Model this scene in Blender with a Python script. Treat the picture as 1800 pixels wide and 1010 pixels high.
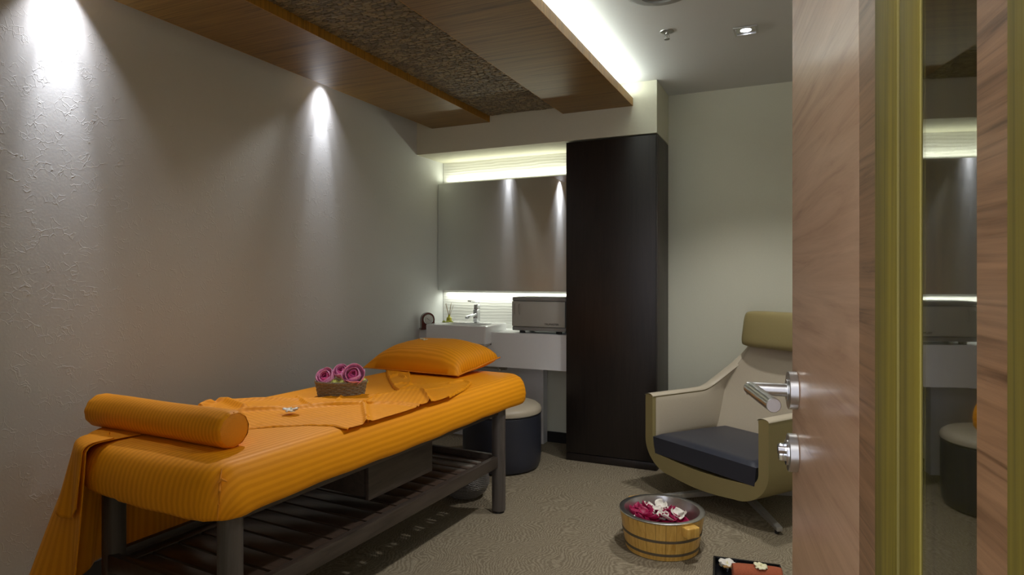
import bpy, bmesh, math, random
from mathutils import Vector, Matrix, noise
random.seed(7)
PI = math.pi
S = bpy.context.scene
C = S.collection
for o in list(bpy.data.objects): bpy.data.objects.remove(o)

# ------------------------------------------------------------------ camera, world, light
YAW = math.radians(24.45)
cd = bpy.data.cameras.new('camera'); cam = bpy.data.objects.new('camera', cd); C.objects.link(cam)
cd.sensor_width = 36; cd.lens = 36*1104/1800; cd.shift_y = -20/1800; cd.clip_start = .02
cam.location = (0, 0, 1.35); cam.rotation_euler = (PI/2, 0, YAW)
S.camera = cam
S.view_settings.view_transform = 'Standard'; S.view_settings.look = 'None'
S.view_settings.gamma = 1; S.view_settings.use_curve_mapping = False
S.view_settings.exposure = 0.7
w = bpy.data.worlds.new('world'); S.world = w; w.use_nodes = True
w.node_tree.nodes['Background'].inputs[0].default_value = (.85, .88, 1, 1)
w.node_tree.nodes['Background'].inputs[1].default_value = 1.6

def spot(loc, aim, power, half, blend, col=(1, .97, .93), size=.02):
    l = bpy.data.lights.new('spot', 'SPOT'); l.energy = power; l.spot_size = 2*math.radians(half)
    l.spot_blend = blend; l.color = col; l.shadow_soft_size = size
    o = bpy.data.objects.new('spot_lamp', l); C.objects.link(o); o.location = loc
    o.rotation_euler = (Vector(aim)).to_track_quat('-Z', 'Y').to_euler()
    return o
def area(loc, aim, power, sx, sy, col, up='Y', spread=PI):
    l = bpy.data.lights.new('area', 'AREA'); l.shape = 'RECTANGLE'; l.size = sx; l.size_y = sy
    l.energy = power; l.color = col; l.spread = spread
    o = bpy.data.objects.new('area_lamp', l); C.objects.link(o); o.location = loc
    o.rotation_euler = (Vector(aim)).to_track_quat('-Z', up).to_euler()
    return o
COOL = (.93, .93, 1)
WL = (-2.765, 1.62), (-2.765, 3.23)          # wall washers in the gap beside the left timber panel
for (x, y), k in zip(WL, (1.3, .75)):
    spot((x, y, 2.69), (-.13, 0, -1), 34*k, 13, 1, COOL, .012)
    spot((x, y, 2.69), (-.20, 0, -1), 14*k, 24, .9, COOL, .012)
    spot((x, y, 2.69), (-.03, .0, -1), (10 if y < 2 else 7)*k, 38, .7, (.98, .95, 1), .012)
spot((-2.775, 3.14, 2.60), (.72, -1.42, -1.84), 46, 27, .8, (1, .98, .95), .025)      # the rear wall lamp's tilted lobe over the bed
DL = (-.26, 3.69), (-.30, 2.45)              # square downlights
for x, y in DL:
    spot((x, y, 2.69), (0, 0, -1), 42, 52, .6, (.99, .98, .97), .05)
    spot((x-.02, y, 2.69), (-.75, 0, -1), 11, 50, 1, (.99, .98, .96), .16)
FLU = (.97, 1, .80)
area((-1.095, 2.35, 2.616), (.35, 0, 1), 10.5, 3.9, .025, (.93, 1, .92), 'Y')       # cove on timber panel
area((-2.20, 4.755, 2.165), (0, -.1, 1), 1.3, 1.2, .03, FLU, 'Y')               # above the mirror
area((-2.20, 4.755, 1.21), (0, .05, -1), 1.2, 1.2, .03, (.97, 1, .86), 'Y')            # under the mirror

area((-.30, -.75, 2.70), (0, 0, -1), 12, 1.2, 1.2, (.96, .96, 1), 'Y')      # added fill lamp in the unseen corridor, brightens door face and room
# ------------------------------------------------------------------ helpers
def tag(o, label=None, cat=None, group=None, kind=None):
    if label: o['label'] = label
    if cat: o['category'] = cat
    if group: o['group'] = group
    if kind: o['kind'] = kind
    return o
def thing(name, label, cat, loc=(0, 0, 0), rz=0, group=None):
    o = bpy.data.objects.new(name, None); C.objects.link(o); o.empty_display_size = .1
    o.location = loc; o.rotation_euler = (0, 0, rz)
    return tag(o, label, cat, group)
def copy_tree(o, parent=None):
    c = o.copy(); C.objects.link(c)
    if parent is not None: c.parent = parent
    for ch in list(KIDS.get(o.name, [])):
        n = copy_tree(ch, c); KIDS.setdefault(c.name, []).append(n)
    return c
KIDS = {}
class MB:
    def __init__(s): s.b = bmesh.new(); s.uv = None
    def box(s, c, d, bev=0, seg=2, rz=0, M=None):
        t = bmesh.new(); bmesh.ops.create_cube(t, size=1)
        bmesh.ops.scale(t, vec=d, verts=t.verts)
        if bev: bmesh.ops.bevel(t, geom=t.edges[:], offset=bev, segments=seg, affect='EDGES', profile=.5)
        m = Matrix.Translation(c) @ Matrix.Rotation(rz, 4, 'Z')
        if M is not None: m = M @ m
        t.transform(m); s.join(t); return s
    def join(s, t):
        me = bpy.data.meshes.new('t'); t.to_mesh(me); t.free(); s.b.from_mesh(me); bpy.data.meshes.remove(me)
    def cyl(s, p0, p1, r0, r1=None, seg=24, bev=0):
        r1 = r0 if r1 is None else r1
        p0 = Vector(p0); p1 = Vector(p1); L = (p1-p0).length
        pr = [(0, 0), (r0-bev, 0), (r0, bev), (r1, L-bev), (r1-bev, L), (0, L)] if bev else [(0, 0), (r0, 0), (r1, L), (0, L)]
        q = (p1-p0).to_track_quat('Z', 'Y').to_matrix().to_4x4()
        return s.lathe(pr, seg, M=Matrix.Translation(p0) @ q)
    def lathe(s, prof, seg=32, sx=1, sy=1, M=None, fn=None):
        rows = []
        for r, z in prof:
            if abs(r) < 1e-6: rows.append([Vector((0, 0, z))])
            else: rows.append([Vector((r*sx*math.cos(2*PI*i/seg), r*sy*math.sin(2*PI*i/seg), z)) for i in range(seg)])
        t = s.b; M = M or Matrix()
        vr = []
        for row in rows: vr.append([t.verts.new(M @ (fn(v) if fn else v)) for v in row])
        for a, b in zip(vr, vr[1:]):
            if len(a) == 1 and len(b) == 1: continue
            for i in range(seg):
                j = (i+1) % seg
                if len(a) == 1: f = (a[0], b[j], b[i])
                elif len(b) == 1: f = (a[i], a[j], b[0])
                else: f = (a[i], a[j], b[j], b[i])
                try: t.faces.new(f)
                except ValueError: pass
        return s
    def tube(s, pts, r, seg=8, cap=True):
        pts = [Vector(p) for p in pts]; n = len(pts); rr = r if isinstance(r, (list, tuple)) else [r]*n
        rings = []; up = Vector((0, 0, 1))
        for i, p in enumerate(pts):
            d = (pts[min(i+1, n-1)]-pts[max(i-1, 0)]).normalized()
            a = d.cross(up)
            if a.length < .05: a = d.cross(Vector((0, 1, 0)))
            a.normalize(); b = a.cross(d)
            rings.append([s.b.verts.new(p+(a*math.cos(2*PI*k/seg)+b*math.sin(2*PI*k/seg))*rr[i]) for k in range(seg)])
        for A, B in zip(rings, rings[1:]):
            for k in range(seg): s.b.faces.new((A[k], A[(k+1) % seg], B[(k+1) % seg], B[k]))
        if cap:
            s.b.faces.new(rings[0][::-1]); s.b.faces.new(rings[-1])
        return s
    def grid(s, fn, nu, nv, uvfn=None, cu=False, thick=0):
        vs = [[s.b.verts.new(fn(i/nu, j/nv)) for j in range(nv+1)] for i in range(nu if cu else nu+1)]
        if uvfn: L = s.b.loops.layers.uv.verify()
        for i in range(nu):
            for j in range(nv):
                i2 = (i+1) % nu if cu else i+1
                f = s.b.faces.new((vs[i][j], vs[i2][j], vs[i2][j+1], vs[i][j+1]))
                if uvfn:
                    for l, (a, b) in zip(f.loops, ((i, j), (i+1, j), (i+1, j+1), (i, j+1))): l[L].uv = uvfn(a/nu, b/nv)
        return s
    def prism(s, poly, z0, z1, M=None):
        M = M or Matrix()
        a = [s.b.verts.new(M @ Vector((x, y, z0))) for x, y in poly]; b = [s.b.verts.new(M @ Vector((x, y, z1))) for x, y in poly]
        s.b.faces.new(a[::-1]); s.b.faces.new(b)
        for i in range(len(a)): j = (i+1) % len(a); s.b.faces.new((a[i], a[j], b[j], b[i]))
        return s
    def mesh(s, name, m, smooth=True, ang=35, fix=True):
        if fix: bmesh.ops.recalc_face_normals(s.b, faces=s.b.faces)
        me = bpy.data.meshes.new(name); s.b.to_mesh(me); s.b.free()
        if m: me.materials.append(m)
        if smooth:
            me.polygons.foreach_set('use_smooth', [True]*len(me.polygons)); me.set_sharp_from_angle(angle=math.radians(ang))
        return me
    def build(s, name, m, parent=None, smooth=True, ang=35, loc=None, rz=0, fix=True):
        o = bpy.data.objects.new(name, s.mesh(name, m, smooth, ang, fix)); C.objects.link(o)
        if parent is not None: o.parent = parent; KIDS.setdefault(parent.name, []).append(o)
        if loc: o.location = loc
        if rz: o.rotation_euler = (0, 0, rz)
        return o
def mod_solid(o, t, off=0):
    m = o.modifiers.new('s', 'SOLIDIFY'); m.thickness = t; m.offset = off; return o
def mod_sub(o, n=1):
    m = o.modifiers.new('u', 'SUBSURF'); m.levels = n; m.render_levels = n; return o

# ------------------------------------------------------------------ materials
def srgb(r, g, b):
    f = lambda c: (c/255/12.92 if c/255 <= .04045 else ((c/255+.055)/1.055)**2.4)
    return (f(r), f(g), f(b), 1)
def new(name):
    m = bpy.data.materials.new(name); m.use_nodes = True; nt = m.node_tree
    return m, nt, nt.nodes['Principled BSDF']
def N(nt, t, **k):
    n = nt.nodes.new(t)
    for a, v in k.items():
        if a in n.inputs: n.inputs[a].default_value = v
        else: setattr(n, a, v)
    return n
def mapping(nt, scale, coord='Object', rot=(0, 0, 0)):
    tc = N(nt, 'ShaderNodeTexCoord'); mp = N(nt, 'ShaderNodeMapping')
    mp.inputs['Scale'].default_value = scale; mp.inputs['Rotation'].default_value = rot
    nt.links.new(tc.outputs[coord], mp.inputs[0]); return mp.outputs[0]
def ramp(nt, src, stops):
    r = N(nt, 'ShaderNodeValToRGB'); e = r.color_ramp.elements
    while len(e) < len(stops): e.new(.5)
    for i, (p, c) in enumerate(stops): e[i].position = p; e[i].color = c
    nt.links.new(src, r.inputs[0]); return r.outputs[0]
def bump(nt, p, src, st, dist=.01, prev=None):
    b = N(nt, 'ShaderNodeBump'); b.inputs['Strength'].default_value = st; b.inputs['Distance'].default_value = dist
    nt.links.new(src, b.inputs['Height'])
    if prev: nt.links.new(prev, b.inputs['Normal'])
    nt.links.new(b.outputs[0], p.inputs['Normal']); return b.outputs[0]
def noisy(nt, vec, sc, det=4, rough=.55, dist=0):
    n = N(nt, 'ShaderNodeTexNoise'); n.inputs['Scale'].default_value = sc; n.inputs['Detail'].default_value = det
    n.inputs['Roughness'].default_value = rough; n.inputs['Distortion'].default_value = dist
    nt.links.new(vec, n.inputs['Vector']); return n.outputs['Fac']
def plain(name, col, rough=.5, metal=0, bs=0, bsc=80, bd=.002, spec=.5, coat=0, var=.06, emit=None, es=0):
    m, nt, p = new(name)
    v = mapping(nt, (1, 1, 1)); n = noisy(nt, v, bsc)
    lo = tuple(max(0, c*(1-var)) for c in col[:3])+(1,); hi = tuple(min(1, c*(1+var)) for c in col[:3])+(1,)
    nt.links.new(ramp(nt, n, [(.3, lo), (.7, hi)]), p.inputs['Base Color'])
    p.inputs['Roughness'].default_value = rough; p.inputs['Metallic'].default_value = metal
    p.inputs['Specular IOR Level'].default_value = spec; p.inputs['Coat Weight'].default_value = coat
    if bs: bump(nt, p, n, bs, bd)
    if emit: p.inputs['Emission Color'].default_value = emit; p.inputs['Emission Strength'].default_value = es
    return m
def wood(name, dark, light, scale=(1, 12, 12), rough=.4, coord='Object', dist=2.0, sc=3, spec=.5, coat=0, fine=60):
    m, nt, p = new(name)
    v = mapping(nt, scale, coord)
    a = noisy(nt, v, sc, 6, .6, dist)
    v2 = mapping(nt, tuple(s*(.25 if s < 5 else 1) for s in scale), coord)
    f = noisy(nt, v2, fine/4, 5, .7, .3)
    mx = N(nt, 'ShaderNodeMath', operation='MULTIPLY_ADD'); mx.inputs[1].default_value = .35
    nt.links.new(f, mx.inputs[0]); nt.links.new(a, mx.inputs[2])
    c = ramp(nt, mx.outputs[0], [(.45, dark), (.62, tuple((d+l)/2 for d, l in zip(dark, light))), (.9, light)])
    nt.links.new(c, p.inputs['Base Color']); p.inputs['Roughness'].default_value = rough
    p.inputs['Specular IOR Level'].default_value = spec; p.inputs['Coat Weight'].default_value = coat; p.inputs['Coat Roughness'].default_value = .15
    bump(nt, p, f, .08, .002); return m
def wallpaper(name, col):
    m, nt, p = new(name)
    v = mapping(nt, (1, 1, 1)); nz = N(nt, 'ShaderNodeTexNoise'); nz.inputs['Scale'].default_value = 9; nz.inputs['Detail'].default_value = 3
    nt.links.new(v, nz.inputs['Vector'])
    ad = N(nt, 'ShaderNodeMixRGB'); ad.blend_type = 'ADD'; ad.inputs[0].default_value = .12
    nt.links.new(v, ad.inputs[1]); nt.links.new(nz.outputs['Color'], ad.inputs[2])
    vo = N(nt, 'ShaderNodeTexVoronoi'); vo.feature = 'DISTANCE_TO_EDGE'; vo.inputs['Scale'].default_value = 30
    nt.links.new(ad.outputs[0], vo.inputs['Vector'])
    cr = ramp(nt, vo.outputs['Distance'], [(0, (1, 1, 1, 1)), (.06, (0, 0, 0, 1))])
    mk = ramp(nt, noisy(nt, v, 14, 2), [(.48, (0, 0, 0, 1)), (.6, (1, 1, 1, 1))])
    mu = N(nt, 'ShaderNodeMixRGB'); mu.blend_type = 'MULTIPLY'; mu.inputs[0].default_value = 1
    nt.links.new(cr, mu.inputs[1]); nt.links.new(mk, mu.inputs[2])
    p.inputs['Base Color'].default_value = col; p.inputs['Roughness'].default_value = .75
    b1 = bump(nt, p, mu.outputs[0], .4, .0013)
    bump(nt, p, noisy(nt, v, 90, 3), .25, .001, b1); return m
def satin(name='orange_satin', d=(233, 147, 6), l=(246, 160, 16), coord='UV', f=.024, rough=.54):
    m, nt, p = new(name)
    v = mapping(nt, (1, 1, 1), coord)
    sx = N(nt, 'ShaderNodeSeparateXYZ'); nt.links.new(v, sx.inputs[0])
    mu = N(nt, 'ShaderNodeMath', operation='MULTIPLY'); mu.inputs[1].default_value = 2*PI/f; nt.links.new(sx.outputs[0], mu.inputs[0])
    si = N(nt, 'ShaderNodeMath', operation='SINE'); nt.links.new(mu.outputs[0], si.inputs[0])
    mr = N(nt, 'ShaderNodeMapRange'); mr.inputs['From Min'].default_value = -.6; mr.inputs['From Max'].default_value = .6
    nt.links.new(si.outputs[0], mr.inputs[0])
    nt.links.new(ramp(nt, mr.outputs[0], [(0, srgb(*d)), (1, srgb(*l))]), p.inputs['Base Color'])
    r2 = ramp(nt, mr.outputs[0], [(0, (.64,)*3+(1,)), (1, (rough,)*3+(1,))]); nt.links.new(r2, p.inputs['Roughness'])
    p.inputs['Specular IOR Level'].default_value = .25
    ob = mapping(nt, (1, 1, 1), 'Object')
    b = bump(nt, p, noisy(nt, ob, 7, 3), .35, .012)
    bump(nt, p, noisy(nt, ob, 900, 2), .1, .001, b)
    return m
def carpet(name):
    m, nt, p = new(name)
    v = mapping(nt, (1, 1, 1))
    dn = N(nt, 'ShaderNodeTexNoise'); dn.inputs['Scale'].default_value = 2.3; dn.inputs['Detail'].default_value = 2; nt.links.new(v, dn.inputs['Vector'])
    ad = N(nt, 'ShaderNodeMixRGB'); ad.blend_type = 'ADD'; ad.inputs[0].default_value = .55
    nt.links.new(v, ad.inputs[1]); nt.links.new(dn.outputs['Color'], ad.inputs[2])
    wv = N(nt, 'ShaderNodeTexWave'); wv.inputs['Scale'].default_value = 19; wv.inputs['Distortion'].default_value = 7
    wv.inputs['Detail'].default_value = 2; wv.inputs['Detail Scale'].default_value = 1.6
    nt.links.new(ad.outputs[0], wv.inputs['Vector'])
    fine = noisy(nt, v, 260, 3, .7)
    mid = noisy(nt, v, 60, 3, .6)
    m1 = N(nt, 'ShaderNodeMath', operation='MULTIPLY_ADD'); m1.inputs[1].default_value = .20; nt.links.new(wv.outputs['Fac'], m1.inputs[0]); nt.links.new(fine, m1.inputs[2])
    m2 = N(nt, 'ShaderNodeMath', operation='MULTIPLY_ADD'); m2.inputs[1].default_value = .35; nt.links.new(mid, m2.inputs[0]); nt.links.new(m1.outputs[0], m2.inputs[2])
    nt.links.new(ramp(nt, m2.outputs[0], [(.5, srgb(104, 92, 74)), (.8, srgb(146, 134, 112)), (1.1, srgb(174, 162, 138))]), p.inputs['Base Color'])
    p.inputs['Roughness'].default_value = .95; p.inputs['Specular IOR Level'].default_value = .1
    bump(nt, p, m2.outputs[0], .7, .006); return m
def tile(name):
    m, nt, p = new(name)
    v = mapping(nt, (1.6, 1.6, 26)); a = noisy(nt, v, 1.6, 4, .5, .7)
    wv = N(nt, 'ShaderNodeTexWave'); wv.bands_direction = 'Z'; wv.inputs['Scale'].default_value = 13; wv.inputs['Distortion'].default_value = 5
    wv.inputs['Detail'].default_value = 2; wv.inputs['Detail Scale'].default_value = .6
    nt.links.new(mapping(nt, (.5, .5, 1)), wv.inputs['Vector'])
    p.inputs['Base Color'].default_value = (.8, .8, .76, 1); p.inputs['Roughness'].default_value = .4
    b = bump(nt, p, wv.outputs['Fac'], .18, .005); bump(nt, p, a, .25, .006, b); return m

M = {}
M['wallp'] = wallpaper('embossed_wallpaper', srgb(208, 210, 209))
M['paint'] = plain('cream_paint', srgb(212, 210, 190), .8, bs=.1, bsc=120, var=.02)
M['ceil'] = plain('ceiling_paint', srgb(208, 209, 208), .85, var=.01)
M['carpet'] = carpet('patterned_carpet')
M['tile'] = tile('wavy_tile')
M['panel'] = wood('oak_veneer', srgb(86, 63, 26), srgb(152, 120, 62), (.5, 14, 14), .42, sc=2.2)
M['edge'] = wood('oak_edge', srgb(110, 74, 16), srgb(196, 142, 52), (10, 22, .5), .45, sc=2)
M['edge2'] = wood('oak_edge_vertical', srgb(84, 74, 20), srgb(140, 124, 42), (14, 14, .4), .6, sc=2)
M['doorL'] = wood('pale_pink_veneer', srgb(164, 123, 94), srgb(202, 164, 134), (.9, .9, 11), .40, sc=2.2, coat=.2)
M['doorD'] = wood('dark_walnut_veneer', srgb(92, 64, 42), srgb(162, 122, 90), (1, 1, 26), .42, sc=2.4, coat=.08)
M['wenge'] = wood('wenge', srgb(20, 15, 13), srgb(40, 31, 27), (9, 9, .6), .42, sc=3)
M['wenge_side'] = wood('wenge_side', srgb(40, 34, 30), srgb(62, 54, 48), (9, 9, .6), .45, sc=3)
M['bedwood'] = wood('dark_stained_wood', srgb(50, 42, 36), srgb(76, 66, 58), (8, 1, 8), .35, sc=3)
M['legm'] = wood('dark_stained_leg', srgb(66, 60, 56), srgb(92, 84, 78), (9, 9, .6), .38, sc=3)
M['slat'] = wood('dark_slat', srgb(52, 40, 32), srgb(80, 66, 56), (1, 9, 9), .3, sc=3)
M['orange'] = satin()
M['orange_fine'] = satin('orange_satin_fine', f=.0175)
M['orange_plain'] = plain('orange_cloth', srgb(226, 140, 14), .55, bs=.2, bsc=300, bd=.001)
M['white'] = plain('white_solid_surface', srgb(236, 236, 238), .3, var=.01)
M['ceramic'] = plain('white_ceramic', srgb(236, 236, 238), .12, var=.01, coat=.3)
M['chrome'] = plain('chrome', srgb(215, 217, 220), .08, 1, var=.01)
M['steel'] = plain('brushed_steel', srgb(205, 204, 202), .30, 1, var=.08, bsc=40)
M['alu'] = plain('dark_aluminium', srgb(176, 173, 166), .38, .55, var=.06)
M['mirror'] = plain('mirror_silver', (.78, .79, .78, 1), .01, 1, var=0)
M['leather'] = plain('cream_leather', srgb(190, 178, 156), .42, bs=.15, bsc=220, bd=.001, var=.04)
M['leather_d'] = plain('olive_tan_leather', srgb(144, 130, 86), .42, bs=.15, bsc=220, bd=.001, var=.04)
M['navy'] = plain('navy_leather', srgb(48, 50, 60), .38, bs=.15, bsc=240, bd=.001, var=.08)
M['warmer'] = plain('grey_enamel', srgb(186, 184, 176), .35, var=.01)
M['warmer_d'] = plain('mid_grey_enamel', srgb(146, 145, 142), .35, var=.02)
M['black'] = plain('black_plastic', srgb(28, 27, 28), .4)
M['tray'] = plain('black_lacquer', srgb(22, 22, 24), .25, coat=.2)
M['towel'] = plain('terracotta_towel', srgb(172, 90, 58), .95, bs=.9, bsc=350, bd=.004, var=.2)
M['wicker'] = plain('grey_wicker', srgb(132, 120, 98), .7, bs=.5, bsc=160, bd=.002, var=.35)
M['bowlw'] = plain('dark_woven', srgb(120, 114, 108), .35, bs=.3, bsc=160, bd=.002, var=.35, metal=.3)
M['pink'] = plain('rose_pink', srgb(246, 166, 210), .55, bsc=60, var=.18)
M['deeppink'] = plain('rose_deep_pink', srgb(228, 96, 164), .55, bsc=60, var=.2)
M['lime'] = plain('pale_green_blossom', srgb(208, 218, 110), .6, bsc=200, var=.15)
M['magenta'] = plain('magenta_petal', srgb(158, 14, 72), .5, bsc=60, var=.25)
M['whitep'] = plain('white_petal', srgb(228, 222, 210), .5, bsc=60, var=.06)
M['cream'] = plain('cream_blossom', srgb(236, 228, 190), .6, bsc=100, var=.05)
M['pine'] = wood('pine_stave', srgb(190, 136, 46), srgb(232, 188, 100), (14, 14, .8), .35, sc=2, coat=.15)
M['band'] = plain('grey_hoop', srgb(104, 92, 74), .5, .3)
M['mahog'] = plain('mahogany', srgb(86, 26, 20), .25, coat=.3, var=.2)
M['dial'] = plain('dial_white', srgb(214, 212, 206), .4, var=.01)
M['reed'] = plain('reed', srgb(150, 116, 62), .7)
M['oil'] = plain('yellow_oil', srgb(200, 196, 70), .15, var=.1)
M['base'] = plain('black_skirting', srgb(24, 22, 22), .45)
M['lampglow'] = plain('lamp_glow', (.9, .9, 1, 1), .3, emit=(.92, .94, 1, 1), es=9, var=0)
M['chip_d'] = plain('shell_chip_dark', srgb(114, 106, 88), .5, bsc=90, var=.3)
M['chip_m'] = plain('shell_chip_mid', srgb(128, 118, 94), .5, bsc=90, var=.3)
M['chip_l'] = plain('shell_chip_light', srgb(146, 134, 104), .5, bsc=90, var=.3)
M['plaster'] = plain('white_grille', srgb(150, 150, 146), .6, var=.01)
def glassmat():
    m, nt, p = new('tinted_glass'); p.inputs['Base Color'].default_value = (.80, .84, .80, 1)
    p.inputs['Transmission Weight'].default_value = 1; p.inputs['Roughness'].default_value = .015; p.inputs['IOR'].default_value = 2.3
    bump(nt, p, noisy(nt, mapping(nt, (1, 1, 1)), 3, 1), .02, .002)
    return m
M['glass'] = glassmat()

# ------------------------------------------------------------------ room shell
XL, XR, YB, YF, ZC = -2.845, .80, 4.80, .14, 2.708
def struct(name, c, d, m, bev=0):
    return tag(MB().box(c, d, bev).build(name, m, smooth=False), kind='structure')
def slab(name, x0, x1, y0, y1, z0, z1, m, bev=0):
    return struct(name, ((x0+x1)/2, (y0+y1)/2, (z0+z1)/2), (x1-x0, y1-y0, z1-z0), m, bev)
slab('floor', XL-.1, XR+.1, -1.6, YB+.1, -.1, 0, M['carpet'])
slab('ceiling', XL-.1, XR+.1, -1.6, YB+.1, ZC, ZC+.1, M['ceil'])
slab('wall_left', XL-.1, XL, YF-.1, YB+.1, 0, ZC, M['wallp'])
slab('wall_back', XL, XR, YB, YB+.1, 0, ZC, M['paint'])
slab('wall_right', XR, XR+.1, -1.6, YB+.1, 0, ZC, M['paint'])
t = MB(); t.box(((XL-.66)/2, YF-.06, ZC/2), (-.66-XL, .12, ZC)); t.box(((.20+XR)/2, YF-.06, ZC/2), (XR-.20, .12, ZC)); t.box((-.23, YF-.06, (2.5+ZC)/2), (.86, .12, ZC-2.5))
tag(t.build('wall_front', M['paint'], smooth=False), kind='structure')
slab('wall_corridor_left', -1.1, -1.0, -1.6, YF-.12, 0, ZC, M['paint'])
# bulkhead over the basin niche and cupboard
slab('trim_1', XL, -.886, 4.37, YB, 2.343, ZC, M['paint'])
# wavy tile lining in the niche, with a narrow plain margin at its left
slab('trim_2', XL+.004, -1.551, YB-.012, YB, .90, 2.343, M['tile'])
slab('trim_3', XL, -1.86, 4.70, YB-.012, 0, .66, M['white'])          # boxed pipes below the counter
slab('baseboard_back', -1.86, XR, YB-.014, YB, 0, .085, M['base'])
slab('baseboard_right', XR-.014, XR, YF, YB-.014, 0, .085, M['base'])
slab('baseboard_left', XL, XL+.014, YF, 4.70, 0, .085, M['base'])
# door leaf: from the latch edge at A towards the hinge
PH = math.radians(7.7)
A = Vector((-.0075, 1.0945, 0)); Dv = Vector((math.sin(PH), -math.cos(PH), 0)); Nv = Vector((math.cos(PH), math.sin(PH), 0))
rzD = math.atan2(Dv.y, Dv.x)      # local +x = towards hinge, local +y = into the leaf (away from room side)
door = thing('door_1', None, None, A, rzD); door['kind'] = 'structure'
def dbox(name, w0, w1, n0, n1, z0, z1, m, bev=0, par=door):
    return MB().box(((w0+w1)/2, (n0+n1)/2, (z0+z1)/2), (w1-w0, n1-n0, z1-z0), bev).build(name, m, par, smooth=bool(bev))
DH = 2.45
dbox('pale_panel', 0, .4395, 0, .044, .01, DH, M['doorL'])
dbox('dark_panel', .4405, .498, 0, .044, .01, DH, M['doorD'])
dbox('glazing_bead', .499, .560, -.001, .044, .01, DH, M['edge2'], .001)
dbox('glazing_bead', .5625, .607, .0, .044, .01, DH, M['edge2'], .001)
dbox('glass_pane', .600, .704, .0012, .0072, .01, DH, M['glass'])
dbox('dark_panel', .698, .733, 0, .044, .01, DH, M['doorD'])
dbox('hinge_stile', .734, .86, -.001, .044, .01, DH, M['edge2'], .001)
# lever handle and lock rose
def rose(z, name):
    r = MB().cyl((.052, -.0135, z), (.052, 0, z), .0285, bev=.0012, seg=48); o = r.build(name, M['steel'], door); return o
zl, zk = 1.177, 1.083
hr = rose(zl, 'handle_rose'); 
h = MB()
h.cyl((.052, -.014, zl), (.052, -.0155, zl), .0165, seg=32); h.build('rose_rim', M['steel'], hr)
def dl(px, py, lat): pass
# lever: neck out from the leaf then a grip running towards the hinge side (towards the camera)
lev = MB(); lev.cyl((.052, -.013, zl), (.052, -.072, zl), .0098, seg=32)
lev.cyl((.0475, -.0665, zl), (.180, -.046, zl), .0098, seg=32, bev=.0008); lev.build('door_lever', M['steel'], door)
kr = rose(zk, 'lock_rose')
k = MB(); k.cyl((.052, -.0135, zk), (.052, -.0165, zk), .019, seg=40); k.build('lock_ring', M['chrome'], kr)
k = MB(); k.box((.052, -.020, zk), (.009, .012, .026), .002); k.cyl((.052, -.0165, zk+.004), (.052, -.027, zk+.004), .0075, seg=24); k.build('thumb_turn', M['chrome'], kr)

# ------------------------------------------------------------------ ceiling panels
def cpanel(name, label, x0, x1, ms):
    t = thing(name, label, 'ceiling panel', ((x0+x1)/2, 2.32, 2.545), 0)
    hw = (x1-x0)/2; L = 4.10
    MB().box((0, 0, .0275), (2*hw-.008, L, .055)).build('veneer_board', M['panel'], t, smooth=False)
    for s in (-1, 1): MB().box((s*(hw-.002), 0, .0275), (.004, L, .0555)).build('edge_strip', M['edge'], t, smooth=False)
    for y in (-1.6, 0, 1.6): MB().box((.0, y, .109), (.05, .05, ZC-2.545-.055)).build('hanger', M['ceil'], t, smooth=False)
    return t
cpanel('ceiling_panel', 'long oak veneer ceiling panel next to the left wall with the spotlights', -2.698, -2.177, None)
cpanel('ceiling_panel', 'long oak veneer ceiling panel with a bright cove glow along its right edge', -1.574, -1.053, None)
led = MB().box((-1.10, 2.35, 2.606), (.03, 3.9, .012), .002).build('light_strip', M['plaster'])
tag(led, 'thin light strip lying on top of the right oak ceiling panel, glowing on the ceiling', 'light strip')
tp = thing('mosaic_panel', 'rough grey-brown chip mosaic ceiling panel between the two oak panels', 'ceiling panel', (-1.8755, 2.32, 2.596), 0)
MB().box((0, 0, .02), (.603, 4.10, .04)).build('backing_board', M['chip_d'], tp, smooth=False)
MB().box((0, 0, .076), (.05, .05, .072)).build('hanger', M['ceil'], tp, smooth=False)
protos = []
for mk in ('chip_d', 'chip_m', 'chip_l'):
    for kq in range(3):
        b = MB().box((0, 0, 0), (1, 1, 1))
        for v in b.b.verts:
            if v.co.z < 0: v.co.x *= random.uniform(.75, .95); v.co.y *= random.uniform(.5, .9); v.co.z += random.uniform(0, .4)
        protos.append((b.mesh('chip', M[mk], False), mk))
chips = []; yy = -.99
y = .75
while y < 4.36:
    x = -.30 + random.uniform(-.02, 0)
    while x < .30:
        L = random.uniform(.030, .058); x1 = min(x+L, .3005); x0 = max(x, -.3005)
        if x1-x0 > .008: chips.append(((x0+x1)/2, y-2.32, x1-x0-.0015, random.uniform(.0125, .0155), random.uniform(.007, .012)))
        x += L
    y += .0155
def cdepth(c): X = c[0]-1.8755; Y = c[1]+2.32; return -math.sin(YAW)*X+math.cos(YAW)*Y
vis = sorted([c for c in chips if cdepth(c) > 2.84], key=cdepth)
near = set(vis[:300])
rest = {m: MB() for m in ('chip_d', 'chip_m', 'chip_l')}
stuffv, stufff, stuffm = [], [], []
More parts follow.
